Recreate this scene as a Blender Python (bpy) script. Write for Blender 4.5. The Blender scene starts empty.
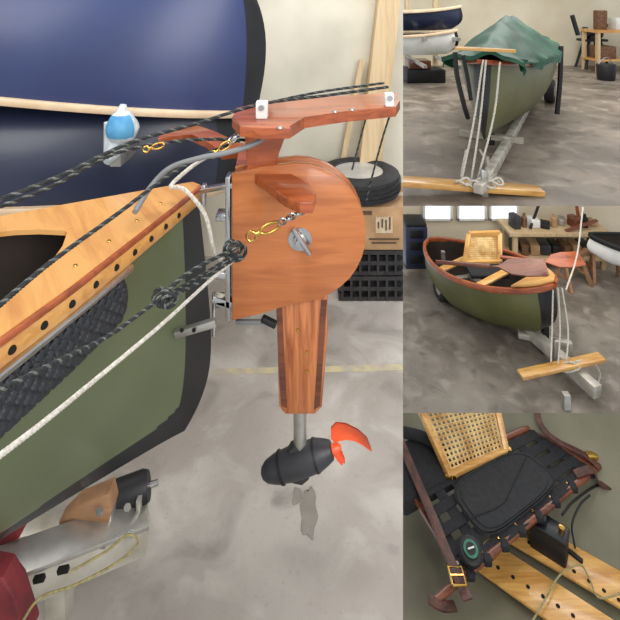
import bpy, bmesh, math, random
from mathutils import Vector, Matrix, noise
random.seed(3)
F=480.0; CX=310.0; H=1.6
def P(u,v,Y): return Vector(((u-CX)/F*Y, Y, H-v/F*Y))
def PZ(u,v,z): return P(u,v,(H-z)*F/v)
def lin(c):
    r=[]
    for x in c:
        x/=255.0
        r.append(x/12.92 if x<=0.04045 else ((x+0.055)/1.055)**2.4)
    return (r[0],r[1],r[2],1)
# ---------------- materials
def base(name):
    m=bpy.data.materials.new(name); m.use_nodes=True
    nt=m.node_tree; return m,nt,nt.nodes['Principled BSDF']
def mat(name,c1,rough=.5,metal=0,c2=None,scale=8,bump=0,bscale=None,stretch=(1,1,1),lo=.35,hi=.65,coat=0,detail=5):
    m,nt,b=base(name)
    b.inputs['Roughness'].default_value=rough; b.inputs['Metallic'].default_value=metal
    if coat: b.inputs['Coat Weight'].default_value=coat; b.inputs['Coat Roughness'].default_value=.25
    tc=nt.nodes.new('ShaderNodeTexCoord'); mp=nt.nodes.new('ShaderNodeMapping')
    mp.inputs['Scale'].default_value=stretch
    nt.links.new(tc.outputs['Object'],mp.inputs['Vector'])
    n=nt.nodes.new('ShaderNodeTexNoise'); n.inputs['Scale'].default_value=scale; n.inputs['Detail'].default_value=detail
    nt.links.new(mp.outputs[0],n.inputs['Vector'])
    r=nt.nodes.new('ShaderNodeValToRGB')
    if c2 is None: c2=tuple(max(0,x*.88) for x in c1)
    r.color_ramp.elements[0].position=lo; r.color_ramp.elements[1].position=hi
    r.color_ramp.elements[0].color=lin(c2); r.color_ramp.elements[1].color=lin(c1)
    nt.links.new(n.outputs['Fac'],r.inputs[0]); nt.links.new(r.outputs[0],b.inputs['Base Color'])
    if bump:
        n2=nt.nodes.new('ShaderNodeTexNoise'); n2.inputs['Scale'].default_value=bscale or scale*3
        nt.links.new(mp.outputs[0],n2.inputs['Vector'])
        bp=nt.nodes.new('ShaderNodeBump'); bp.inputs['Strength'].default_value=bump; bp.inputs['Distance'].default_value=.01
        nt.links.new(n2.outputs['Fac'],bp.inputs['Height']); nt.links.new(bp.outputs[0],b.inputs['Normal'])
    return m
def wood(name,c1,c2,axis='X',scale=6,rough=.33,coat=.4,rotz=0):
    m,nt,b=base(name); b.inputs['Roughness'].default_value=rough
    b.inputs['Coat Weight'].default_value=coat; b.inputs['Coat Roughness'].default_value=.12
    tc=nt.nodes.new('ShaderNodeTexCoord'); mp=nt.nodes.new('ShaderNodeMapping')
    s={'X':(.10,1,1),'Y':(1,.10,1),'Z':(1,1,.08)}[axis]
    mr=nt.nodes.new('ShaderNodeMapping'); mr.inputs['Rotation'].default_value=(0,0,rotz)
    nt.links.new(tc.outputs['Object'],mr.inputs['Vector']); nt.links.new(mr.outputs[0],mp.inputs['Vector'])
    mp.inputs['Scale'].default_value=s
    n=nt.nodes.new('ShaderNodeTexNoise'); n.inputs['Scale'].default_value=scale*9; n.inputs['Detail'].default_value=7; n.inputs['Distortion'].default_value=.8
    n2=nt.nodes.new('ShaderNodeTexNoise'); n2.inputs['Scale'].default_value=scale*1.5; n2.inputs['Detail'].default_value=3
    nt.links.new(mp.outputs[0],n.inputs['Vector']); nt.links.new(mp.outputs[0],n2.inputs['Vector'])
    ad=nt.nodes.new('ShaderNodeMath'); ad.operation='ADD'; nt.links.new(n.outputs['Fac'],ad.inputs[0]); nt.links.new(n2.outputs['Fac'],ad.inputs[1])
    hf=nt.nodes.new('ShaderNodeMath'); hf.operation='MULTIPLY'; hf.inputs[1].default_value=.5; nt.links.new(ad.outputs[0],hf.inputs[0])
    r=nt.nodes.new('ShaderNodeValToRGB'); r.color_ramp.elements[0].position=.38; r.color_ramp.elements[1].position=.58
    r.color_ramp.elements[0].color=lin(c2); r.color_ramp.elements[1].color=lin(c1)
    nt.links.new(hf.outputs[0],r.inputs[0]); nt.links.new(r.outputs[0],b.inputs['Base Color'])
    return m
def concrete(name,c1,c2,c3,rough=.55,sc=1.0):
    m,nt,b=base(name)
    tc=nt.nodes.new('ShaderNodeTexCoord')
    def no(s,d=8,dist=0):
        n=nt.nodes.new('ShaderNodeTexNoise'); n.inputs['Scale'].default_value=s*sc; n.inputs['Detail'].default_value=d; n.inputs['Distortion'].default_value=dist
        nt.links.new(tc.outputs['Object'],n.inputs['Vector']); return n
    a=no(1.6,10,.5); c=no(5,10,.6); s=no(70,4)
    def ramp(n,p0,p1,k0,k1):
        r=nt.nodes.new('ShaderNodeValToRGB'); r.color_ramp.elements[0].position=p0; r.color_ramp.elements[1].position=p1
        r.color_ramp.elements[0].color=k0; r.color_ramp.elements[1].color=k1; nt.links.new(n.outputs['Fac'],r.inputs[0]); return r
    r1=ramp(a,.38,.62,lin(c2),lin(c1)); r2=ramp(c,.54,.70,(0,0,0,1),(.8,.8,.8,1)); r3=ramp(s,.60,.78,(0,0,0,1),(.4,.4,.4,1)); r4=ramp(c,.30,.46,(.7,.7,.7,1),(0,0,0,1))
    m1=nt.nodes.new('ShaderNodeMix'); m1.data_type='RGBA'; m2=nt.nodes.new('ShaderNodeMix'); m2.data_type='RGBA'; m3=nt.nodes.new('ShaderNodeMix'); m3.data_type='RGBA'
    nt.links.new(r1.outputs[0],m1.inputs[6]); nt.links.new(r2.outputs[0],m1.inputs[0]); m1.inputs[7].default_value=lin(c3)
    nt.links.new(m1.outputs[2],m2.inputs[6]); nt.links.new(r3.outputs[0],m2.inputs[0]); m2.inputs[7].default_value=lin(tuple(x*.72 for x in c1))
    nt.links.new(m2.outputs[2],m3.inputs[6]); nt.links.new(r4.outputs[0],m3.inputs[0]); m3.inputs[7].default_value=lin(tuple(x*.80 for x in c2))
    nt.links.new(m3.outputs[2],b.inputs['Base Color'])
    rr=ramp(a,.3,.7,(rough-.2,)*3+(1,),(rough+.2,)*3+(1,)); nt.links.new(rr.outputs[0],b.inputs['Roughness'])
    bp=nt.nodes.new('ShaderNodeBump'); bp.inputs['Strength'].default_value=.1; bp.inputs['Distance'].default_value=.01
    nt.links.new(s.outputs['Fac'],bp.inputs['Height']); nt.links.new(bp.outputs[0],b.inputs['Normal'])
    return m
M={}
M['floorL']=concrete('concrete_floor_grey',(170,163,156),(146,139,132),(184,179,172))
M['floorT']=concrete('concrete_floor_brown',(138,126,112),(102,91,80),(158,147,132),sc=.8)
M['floorM']=concrete('concrete_floor_taupe',(142,134,123),(112,104,94),(158,150,138),sc=1.2)
M['wallL']=mat('wall_paint_cream',(218,213,196),.8,c2=(192,187,170),scale=2,bump=.1)
M['wallT']=mat('wall_paint_ivory',(218,208,184),.8,c2=(196,184,154),scale=.8)
M['wallM']=mat('wall_paint_beige',(214,202,178),.8,c2=(194,180,152),scale=.8)
M['green']=mat('olive_green_hull_paint',(96,106,74),.42,c2=(88,98,68),scale=2.5,coat=.2)
M['greenT']=mat('olive_hull_paint',(100,101,60),.45,c2=(84,86,48),scale=2.5,coat=.2)
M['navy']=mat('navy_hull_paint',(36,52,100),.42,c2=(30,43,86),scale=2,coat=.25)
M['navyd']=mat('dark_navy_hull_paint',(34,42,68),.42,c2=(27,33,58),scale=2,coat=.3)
M['black']=mat('black_rubber',(22,23,26),.55,c2=(15,15,17),scale=20)
M['blackg']=mat('black_gloss_trim',(20,22,27),.4,c2=(15,16,19),scale=10,coat=.1)
M['cloth']=mat('black_nylon_fabric',(34,35,39),.85,c2=(24,24,27),scale=60,bump=.4,bscale=300)
M['pad']=mat('black_foam_pad',(46,49,54),.6,c2=(34,36,40),scale=60)
M['honey']=wood('honey_deck_wood',(212,156,86),(184,122,58),'Y',5,rotz=-.65)
M['honeyx']=wood('honey_board_wood',(214,166,94),(180,126,62),'X',6)
M['birch']=wood('varnished_plywood',(190,114,60),(160,88,42),'X',5)
M['mahog']=wood('varnished_mahogany',(168,86,46),(122,56,28),'X',6)
M['brown']=wood('dark_brown_wood',(122,68,44),(84,42,27),'X',6)
M['leg']=wood('laminated_leg_wood',(206,130,76),(140,70,36),'Z',7)
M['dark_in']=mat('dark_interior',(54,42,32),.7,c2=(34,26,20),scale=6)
M['alu']=mat('brushed_aluminium',(190,188,182),.35,metal=.7,c2=(156,153,146),scale=10)
M['aluw']=mat('weathered_aluminium',(204,199,188),.45,metal=.35,c2=(160,154,140),scale=9)
M['steel']=mat('stainless_steel',(206,206,206),.25,metal=1,scale=10)
M['brass']=mat('polished_brass',(224,184,100),.25,metal=1,c2=(204,156,76),scale=10)
M['greyp']=mat('grey_plastic_tube',(128,130,132),.4,scale=8)
M['ropeb']=mat('black_braid_rope',(44,48,50),.8,c2=(22,24,26),scale=200)
M['ropeg']=mat('grey_fleck_rope',(112,115,108),.8,c2=(60,64,60),scale=200)
M['ropew']=mat('white_rope',(214,210,200),.8,c2=(178,172,160),scale=120)
M['ropey']=mat('straw_rope',(160,150,104),.8,c2=(128,118,78),scale=120)
M['orange']=mat('orange_plastic_blade',(244,98,48),.4,c2=(230,80,34),scale=12,coat=.2)
M['pod']=mat('charcoal_motor_housing',(56,56,60),.45,c2=(42,42,46),scale=10)
M['tire']=mat('tyre_rubber',(38,38,40),.75,c2=(26,26,28),scale=30)
M['rim']=mat('galvanised_rim',(200,200,198),.4,metal=.4,scale=8)
M['card']=mat('cardboard',(182,146,108),.85,c2=(162,128,92),scale=12)
M['label']=mat('white_label_print',(200,182,156),.7,c2=(180,160,132),scale=30)
M['ink']=mat('printed_dark_ink',(92,70,52),.8,scale=30)
M['crate']=mat('black_plastic_crate',(50,48,48),.5,c2=(30,29,30),scale=20)
M['cream']=mat('cream_gunwale',(226,200,168),.5,c2=(210,182,148),scale=10)
M['post']=wood('pine_post',(206,182,144),(180,152,112),'Z',4,rough=.7,coat=0)
M['wblock']=wood('weathered_wood_block',(166,126,92),(132,96,66),'X',5,rough=.7,coat=0)
M['yellow']=mat('worn_yellow_paint',(184,172,136),.7,c2=(164,156,142),scale=14,lo=.42,hi=.58)
M['dkpatch']=mat('dark_patch_grey',(134,128,121),.35,c2=(122,116,109),scale=20)
M['redp']=mat('red_carpet_bunk',(124,38,44),.6,c2=(96,28,34),scale=20)
M['blue']=mat('light_blue_ball',(92,164,206),.5,c2=(60,130,180),scale=14)
M['bag']=mat('clear_plastic_bag',(214,220,222),.3,c2=(180,190,196),scale=25,bump=.5,bscale=40)
M['tarp']=mat('green_tarp',(12,82,54),.55,c2=(6,54,35),scale=5,bump=.6,bscale=9)
M['white']=mat('white_paint',(230,230,226),.5,c2=(212,212,206),scale=4)
M['cane']=mat('woven_cane',(228,200,142),.7,c2=(176,132,72),scale=10)
M['hullin']=mat('olive_interior',(124,120,100),.6,c2=(104,101,82),scale=3)
M['leather']=mat('brown_leather',(92,56,46),.5,c2=(60,36,30),scale=25,bump=.3,bscale=80)
M['cushion']=mat('black_cushion',(32,34,38),.75,c2=(22,23,26),scale=40,bump=.3,bscale=200)
M['redbox']=mat('dusty_clutter_brown',(130,92,62),.7,c2=(84,58,42),scale=20)
M['hole']=mat('hole_shadowed_black',(14,12,10),.9,scale=10)
M['cgreen']=mat('compass_green_dial',(60,120,96),.4,c2=(40,90,74),scale=20)
g=bpy.data.materials.new('window_glass_daylight'); g.use_nodes=True
b_=g.node_tree.nodes['Principled BSDF']; b_.inputs['Base Color'].default_value=(.8,.9,1,1); b_.inputs['Emission Color'].default_value=(.85,.93,1,1); b_.inputs['Emission Strength'].default_value=1.1
M['glass']=g
# ---------------- builder
CAM=Vector((0,0,H))
def plane_u(u,sgn): return Vector((F,-(u-CX),0)).normalized()*sgn
def plane_v(v,sgn): return Vector((0,-v,-F)).normalized()*sgn
CELL={'L':[plane_u(403,-1)],'T':[plane_u(403,1),plane_v(206,-1)],'M':[plane_u(403,1),plane_v(413,-1)],'B':[plane_u(403,1),plane_v(413,1)]}
def catmull(pts,k=8):
    pts=[Vector(p) for p in pts]
    if len(pts)<3: 
        return [pts[0].lerp(pts[-1],i/float(k)) for i in range(k+1)]
    out=[]
    q=[pts[0]*2-pts[1]]+pts+[pts[-1]*2-pts[-2]]
    for i in range(1,len(q)-2):
        for j in range(k):
            t=j/k; a,b,c,d=q[i-1],q[i],q[i+1],q[i+2]
            out.append(.5*((2*b)+(c-a)*t+(2*a-5*b+4*c-d)*t*t+(3*b-a-3*c+d)*t**3))
    out.append(pts[-1]); return out
def frames(pts):
    T=[]
    for i in range(len(pts)):
        a=pts[max(0,i-1)]; b=pts[min(len(pts)-1,i+1)]; d=(b-a)
        T.append(d.normalized() if d.length>1e-9 else Vector((1,0,0)))
    n=T[0].cross(Vector((0,0,1)))
    if n.length<.01: n=T[0].cross(Vector((1,0,0)))
    n.normalize(); N=[n]
    for i in range(1,len(pts)):
        v=N[-1]-T[i]*N[-1].dot(T[i]); v.normalize(); N.append(v)
    return T,N
class B:
    def __init__(s): s.bm=bmesh.new(); s.mats=[]
    def mi(s,m):
        m=M[m]
        if m not in s.mats: s.mats.append(m)
        return s.mats.index(m)
    def grid(s,rows,m,cu=False,cv=False,fn=None):
        i=s.mi(m) if m else 0
        V=[[s.bm.verts.new(p) for p in r] for r in rows]
        nr=len(V); nc=len(V[0])
        for a in range(nr if cu else nr-1):
            for c in range(nc if cv else nc-1):
                q=[V[a][c],V[(a+1)%nr][c],V[(a+1)%nr][(c+1)%nc],V[a][(c+1)%nc]]
                try:
                    f=s.bm.faces.new(q); f.material_index=fn(a,c) if fn else i
                except Exception: pass
        return V
    def cap(s,vs,m):
        try:
            f=s.bm.faces.new(vs); f.material_index=s.mi(m)
        except Exception: pass
    def tube(s,pts,r,m,n=10,k=8,smooth=True):
        p=catmull(pts,k) if smooth else [Vector(x) for x in pts]
        T,N=frames(p); rows=[]
        for i in range(len(p)):
            rr=r[0]+(r[1]-r[0])*i/(len(p)-1) if isinstance(r,(tuple,list)) else r
            Bn=T[i].cross(N[i])
            rows.append([p[i]+(N[i]*math.cos(2*math.pi*j/n)+Bn*math.sin(2*math.pi*j/n))*rr for j in range(n)])
        V=s.grid(rows,m,cv=True); s.cap(V[0],m); s.cap(V[-1][::-1],m)
    def rope(s,pts,r,ms,pitch=None,strands=3,k=None):
        pitch=pitch or r*7
        p=catmull(pts,10)
        L=[0]
        for i in range(1,len(p)): L.append(L[-1]+(p[i]-p[i-1]).length)
        n=max(8,min(1100,int(L[-1]/(pitch/7)))); q=[]; j=0
        for i in range(n+1):
            d=L[-1]*i/n
            while j<len(L)-2 and L[j+1]<d: j+=1
            t=(d-L[j])/max(1e-9,L[j+1]-L[j]); q.append(p[j].lerp(p[j+1],t))
        T,N=frames(q)
        for sidx in range(strands):
            pp=[]
            for i in range(n+1):
                a=2*math.pi*(sidx/strands+L[-1]*i/n/pitch); Bn=T[i].cross(N[i])
                pp.append(q[i]+(N[i]*math.cos(a)+Bn*math.sin(a))*r*.5)
            s.tube(pp,r*.56,ms[sidx%len(ms)],n=6,smooth=False)
    def prism(s,poly,ext,m,bev=0):
        poly=[Vector(p) for p in poly]; ext=Vector(ext)
        a=[s.bm.verts.new(p) for p in poly]; b=[s.bm.verts.new(p+ext) for p in poly]
        i=s.mi(m); fs=[]
        f1=s.bm.faces.new(a); f2=s.bm.faces.new(b[::-1])
        n=len(a); fs=[f1,f2]
        for k in range(n): fs.append(s.bm.faces.new([a[k],b[k],b[(k+1)%n],a[(k+1)%n]]))
        for f in fs: f.material_index=i
        if bev:
            ed=list(set(list(f1.edges)+list(f2.edges)))
            r=bmesh.ops.bevel(s.bm,geom=ed,offset=bev,segments=2,affect='EDGES',profile=.5)
            for f in r['faces']: f.material_index=i
    def box(s,c,size,m,rot=None,bev=0):
        c=Vector(c); R=rot or Matrix.Identity(3)
        hx,hy,hz=[x/2 for x in size]
        vs=[s.bm.verts.new(c+R@Vector((x*hx,y*hy,z*hz))) for x in(-1,1) for y in(-1,1) for z in(-1,1)]
        i=s.mi(m); fs=[]
        for q in [(0,1,3,2),(4,6,7,5),(0,4,5,1),(2,3,7,6),(0,2,6,4),(1,5,7,3)]:
            f=s.bm.faces.new([vs[k] for k in q]); f.material_index=i; fs.append(f)
        if bev:
            r=bmesh.ops.bevel(s.bm,geom=list({e for f in fs for e in f.edges}),offset=bev,segments=2,affect='EDGES',profile=.5)
            for f in r['faces']: f.material_index=i
    def beam(s,a,b,w,h,m,bev=0):
        a=Vector(a); b=Vector(b); d=b-a; L=d.length; x=d.normalized(); z=Vector((0,0,1))
        y=z.cross(x)
        if y.length<.01: y=Vector((0,1,0))
        y.normalize(); z=x.cross(y)
        R=Matrix((x,y,z)).transposed()
        s.box((a+b)/2,(L,w,h),m,R,bev)
    def lathe(s,o,ax,prof,m,n=24):
        o=Vector(o); ax=Vector(ax).normalized(); t=ax.cross(Vector((0,0,1)))
        if t.length<.01: t=Vector((1,0,0))
        t.normalize(); w=ax.cross(t)
        rows=[[o+ax*d+(t*math.cos(2*math.pi*j/n)+w*math.sin(2*math.pi*j/n))*max(r,1e-4) for j in range(n)] for d,r in prof]
        V=s.grid(rows,m,cv=True); s.cap(V[0],m); s.cap(V[-1][::-1],m)
    def sweep(s,pts,w,h,m):
        p=[Vector(x) for x in pts]; T,_=frames(p); rows=[]
        for i in range(len(p)):
            sd=T[i].cross(Vector((0,0,1))).normalized(); up=sd.cross(T[i])
            rows.append([p[i]+sd*x*w/2+up*y*h/2 for x,y in((-.8,-1),(.8,-1),(1,-.7),(1,.7),(.8,1),(-.8,1),(-1,.7),(-1,-.7))])
        V=s.grid(rows,m,cv=True); s.cap(V[0],m); s.cap(V[-1][::-1],m)
    def done(s,name,cell=None,ang=38):
        bm=s.bm
        bmesh.ops.triangulate(bm,faces=[f for f in bm.faces if len(f.verts)>4])
        bmesh.ops.recalc_face_normals(bm,faces=bm.faces)
        if cell:
            for n in CELL[cell]:
                g=list(bm.verts)+list(bm.edges)+list(bm.faces)
                bmesh.ops.bisect_plane(bm,geom=g,plane_co=CAM,plane_no=n,clear_inner=True)
        me=bpy.data.meshes.new(name)
        if not bm.verts: print('EMPTY',name)
        lo=Vector([min(v.co[i] for v in bm.verts) for i in range(3)]); hi=Vector([max(v.co[i] for v in bm.verts) for i in range(3)])
        c=(lo+hi)/2
        bmesh.ops.translate(bm,verts=bm.verts,vec=-c)
        for f in bm.faces: f.smooth=True
        bm.to_mesh(me); bm.free()
        for m in s.mats: me.materials.append(m)
        me.set_sharp_from_angle(angle=math.radians(ang))
        o=bpy.data.objects.new(name,me); o.location=c; bpy.context.collection.objects.link(o); return o
def V2(a): return Vector((a[0],a[1],0)).normalized()
class Hull:
    def __init__(s,S,a,nr,half,sheer,keel,L,stem=.12,both=False,full=.8,pend=1.25,lean=0):
        s.S=Vector((S[0],S[1],0)); s.a=V2(a); s.n=V2(nr); s.half=half; s.sheer=sheer; s.keel=keel; s.L=L; s.stem=stem; s.both=both; s.full=full; s.pend=pend; s.lean=lean
    def pt(s,t,side,phi,ins=0):
        b=max(0,s.half(t)-ins*1.0); zs=s.sheer(t); zk=s.keel(t)+ins
        e=min(1,min(t,(s.L-t) if s.both else 9)/(.35*s.L if s.both else .9))
        p=s.pend+(s.full-s.pend)*e
        y=b*math.sin(phi)**p; z=zk+(zs-zk)*(1-math.cos(phi)**(1.0+.25*e))
        h=(z-zk)/(zs-zk)
        off=s.stem*((1-h)**5)*1.3 - .035*math.sin(math.pi*min(1,h*1.1))*(1 if s.stem>.05 else .5)
        if s.lean: off=s.stem*((1-h)**9)-s.lean*(1-h)**.8
        t2=t+off*math.exp(-t/.12)
        if s.both: t2-=off*math.exp(-(s.L-t)/.12)
        q=s.S+s.a*t2+s.n*(side*y); q.z=z; return q
    def gun(s,t,side,out=0,dz=0):
        q=s.S+s.a*t+s.n*side*(s.half(t)+out); q.z=s.sheer(t)+dz; return q
    def build(s,b,m,inm,band=None,w1=.1,w2=.05,N=90,K=22):
        ts=[s.L*(i/N)**(1.4 if not s.both else 1) for i in range(N+1)]
        ph=[-math.pi/2+math.pi*j/(2*K) for j in range(2*K+1)]
        rows=[[s.pt(t,1 if p>=0 else -1,abs(p)) for p in ph] for t in ts]
        i0=b.mi(m); i1=b.mi(band) if band else i0
        def fn(a,c):
            t=ts[a]
            p=rows[a][c]; k=rows[a][K]
            d1=t/w1; d2=(p-k).length/w2
            if s.both: d1=min(d1,(s.L-t)/w1)
            if d1<1 or d2<1: return i1
            if s.lean:
                e1=max(0,2.2-d1); e2=max(0,2.6-d2)
                if e1*e1+e2*e2>2.1: return i1
            return i0
        b.grid(rows,m,fn=fn)
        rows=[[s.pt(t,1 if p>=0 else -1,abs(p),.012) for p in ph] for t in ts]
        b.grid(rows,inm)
# =============== LEFT BAY ===============
b=B()
b.grid([[(-2.6,.3,0),(-2.6,3.0,0)],[(.19375*.3,.3,0),(.19375*3,3,0)]],'floorL')
b.done('floor')
b=B(); b.box((-1.01,3.03,1.3),(3.18,.06,2.6),'wallL'); b.done('wall_back','L')
b=B(); b.box((-2.63,1.65,1.3),(.06,2.7,2.6),'wallL'); b.done('wall_left')
b=B(); 
b.prism([PZ(214,369,.0),PZ(420,364,.0),PZ(420,370,.0),PZ(214,375,.0)],(0,0,.0012),'yellow'); b.done('painted_floor_line','L')
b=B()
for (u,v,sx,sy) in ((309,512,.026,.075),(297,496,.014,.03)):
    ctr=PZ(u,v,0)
    b.lathe(ctr,(0,0,1),[(.001,sx),(.002,sx*.98)],'dkpatch',28)
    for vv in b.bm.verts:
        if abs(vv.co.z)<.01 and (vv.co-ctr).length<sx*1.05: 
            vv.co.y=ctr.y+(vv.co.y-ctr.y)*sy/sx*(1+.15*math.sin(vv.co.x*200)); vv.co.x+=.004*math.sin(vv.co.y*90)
b.done('dark_floor_patch')  # flat ovals below the motor, darker and smoother than the floor
b=B(); b.beam(P(366,190,2.93),P(402,-120,2.93),.13,.13,'post'); b.beam(P(338,185,2.95),P(362,60,2.95),.03,.03,'post'); b.done('timber_post','L')
def navy(name,Yc,vn0,vn1,hpx,m,end_u,bmax=.40):
    b=B()
    Yn=Yc-bmax
    zt=P(0,vn1,Yc-.2).z; zl=P(0,vn0,Yn).z; tx=P(end_u,0,Yc).x; L=tx+2.2
    n=90; rows=[]; K=24
    hh=hpx/F*Yc
    i0=b.mi(m); i1=b.mi('blackg')
    bw=lambda t: bmax*(1-math.exp(-t/.5))
    gz=lambda t: zt+(zl-zt)*min(1.3,t/1.1)
    for i in range(n+1):
        t=L*(i/n)**1.6
        bb=bw(t); zz=gz(t); top=zt+hh*(1+.02*t)
        r=[]
        for j in range(-K,K+1):
            ph=abs(j)/K*math.pi/2
            y=bb*math.sin(ph)**(.9); z=top-(top-zz)*(1-math.cos(ph)**.9)
            h=(top-z)/(top-zz)
            off=.25*max(0,(1-h))**3.2+.10*h**2-.02*h
            r.append(Vector((tx-t-off*math.exp(-t/.12),Yc+(1 if j>0 else -1)*y,z)))
        rows.append(r)
    b.grid(rows,m,fn=lambda a,c:i1 if L*(a/n)**1.6<.10 else i0)
    for sd in(-1,1):
        pts=[Vector((tx-.08*math.exp(-L*(i/30)/.12)-L*(i/30),Yc+sd*(bw(L*i/30)+.012),gz(L*i/30)-.010)) for i in range(31)]
        b.sweep(pts,.028,.03,'cream')
    return b.done(name)
navy('canoe',2.25,99,121,160,'navy',274)
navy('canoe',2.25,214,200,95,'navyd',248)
b=B()
for x in(-1.9,-.75):
    b.beam((x,2.86,0),(x,2.86,2.4),.09,.09,'post')
    for z in(1.0,.45): b.beam((x,2.9,z-.02),(x,1.85,z-.02),.04,.045,'alu')
b.done('boat_rack')
b=B(); ztop=P(0,207,2.55).z
c=Vector((P(358,0,2.74).x,2.74,ztop+.072)); ax=Vector((0,0,1))
b.lathe(c,ax,[(.045,.13),(.064,.15),(.070,.17),(.066,.2),(.05,.232),(0,.238),(-.05,.232),(-.066,.2),(-.070,.17),(-.06,.13)],'tire',40)
for k in range(-1,2): b.lathe(c,ax,[(k*.025-.004,.236),(k*.025-.004,.242),(k*.025+.004,.242),(k*.025+.004,.236)],'black',40)
b.lathe(c,ax,[(.055,.152),(.06,.146),(.05,.138),(.02,.12),(.01,.07),(.03,.06),(.04,.035),(.04,.0)],'rim',36)
for k in range(5):
    a=k*2*math.pi/5; b.lathe(c+Vector((math.cos(a)*.09,math.sin(a)*.09,.01)),ax,[(0,.012),(.02,.012),(.02,0)],'steel',8)
    b.lathe(c+Vector((math.cos(a+.6)*.10,math.sin(a+.6)*.10,.017)),ax,[(0,.018),(.003,.018),(.003,0)],'hole',10)
b.done('spare_wheel','L')
b=B(); x0=P(352,240,2.55).x; zt=ztop; zb=P(0,250,2.55).z
b.box((x0+.17,2.72,(zt+zb)/2),(.34,.34,zt-zb),'card',bev=.003)
b.box((x0+.17,2.548,(zt+zb)/2+.02),(.09,.004,.085),'label')
for k in range(4): b.box((x0+.17-.03+k*.02,2.545,(zt+zb)/2+.02+.01*(k%2)),(.008,.003,.035+.01*k),'ink')
for k in range(2): b.box((x0+.17,2.547,(zt+zb)/2-.055-.02*k),(.16-.03*k,.004,.008),'ink')
b.box((x0+.06,2.547,zt-.03),(.09,.004,.02),'ink')
b.box((x0+.17,2.72,zt+.001),(.34,.05,.003),'label')
b.done('cardboard_box','L')
b=B(); x1=P(340,0,2.6).x
zc=zb/2
for z in(0.0,zc):
    b.box((x1+.2,2.72,z+.012),(.42,.34,.02),'crate')
    for yy in(2.55,2.89):
        b.box((x1+.2,yy,z+zc-.012),(.42,.014,.02),'crate'); b.box((x1+.2,yy,z+zc*.5),(.42,.01,.02),'crate')
        for k in range(9): b.box((x1+.01+k*.047,yy,z+zc*.5),(.012,.012,zc*.9),'crate')
    for xx in(x1,x1+.41):
        for zz in(.03,zc*.5,zc-.02): b.box((xx,2.72,z+zz),(.014,.34,.018),'crate')
b.box((x1+.21,2.72,zb*.45),(.3,.28,zb*.75),'black')
b.box((x1+.21,2.72,zb-.008),(.4,.33,.008),'crate')
b.done('plastic_crate','L')
# ---- main canoe stern
S=(-.355,1.50); a=V2((-.62,-.785)); nr=Vector((.785,-.62,0))
hull=Hull(S,a,nr,lambda t:.43*t**.97 if t<.5 else .43*.5**.97+.36*(t-.5),lambda t:1.0,lambda t:.285+.20*t,1.15,stem=.13,full=1.7,pend=2.1,lean=.085)
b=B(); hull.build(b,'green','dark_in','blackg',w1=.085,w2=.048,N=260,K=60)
ts=[i/40*1.15 for i in range(41)]
for sd in(1,-1):
    b.sweep([hull.gun(t,sd,.012,-.005) for t in ts],.026,.04,'honey')
outer=[hull.gun(t,1,.018,.016) for t in ts]
t0=.40
innr=[]
for t in [1.15-i/20*(1.15-t0) for i in range(21)]:
    y=max(0,hull.half(t)-(.07+.10*math.exp(-(t-t0)/.07)))
    q=hull.S+hull.a*t+hull.n*y; q.z=1.016; innr.append(q)
innl=[hull.S+hull.a*(p-hull.S).dot(hull.a)-hull.n*(p-hull.S).dot(hull.n) for p in innr]
for p in innl: p.z=1.016
outl=[hull.gun(t,-1,.018,.016) for t in ts]
b.prism(outer+innr,(0,0,.012),'honey')
b.prism(outl+innl,(0,0,.012),'honey')
b.prism([outer[0]]+[outl[0]]+[innl[-1]]+[innr[-1]],(0,0,.0115),'honey')
b.sweep([hull.gun(t,1,.022,.020) for t in ts],.010,.012,'mahog')
for k in range(12):
    t=.13+k*.062; q=hull.gun(t,1,.0255,-.004); b.lathe(q,hull.n,[(0,.008),(.003,.007),(.004,0)],'hole',12)
for k in range(5):
    q=hull.gun(.06+k*.1,1,-.03,.029); b.lathe(q,(0,0,1),[(0,.005),(.002,.004),(.002,0)],'brass',10)
b.done('canoe',ang=40)
b=B(); rows=[]
nA=64; nS=240
for i in range(nS+1):
    t=.34+.58*i/nS; c=hull.gun(t,1,.020,-.085); e=min(1,math.sqrt(max(0,1-(1-min(1,i/16))**2))+.02)
    r=[]
    for j in range(nA):
        A=2*math.pi*j/nA; s1=abs(math.sin(i*.26+A*5)); s2=abs(math.sin(i*.26-A*5)); bump=.90+.22*min(1,1.6*min(s1,s2))
        r.append(c+(nr*math.cos(A)*.026+Vector((0,0,1))*math.sin(A)*.048)*e*bump)
    rows.append(r)
V=b.grid(rows,'pad',cv=True); b.cap(V[0],'pad')
b.sweep([hull.gun(t,1,.030,-.030) for t in (.33,.45,.6,.75,.9)],.012,.014,'steel')
b.done('foam_paddle_pad',ang=30)
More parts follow.
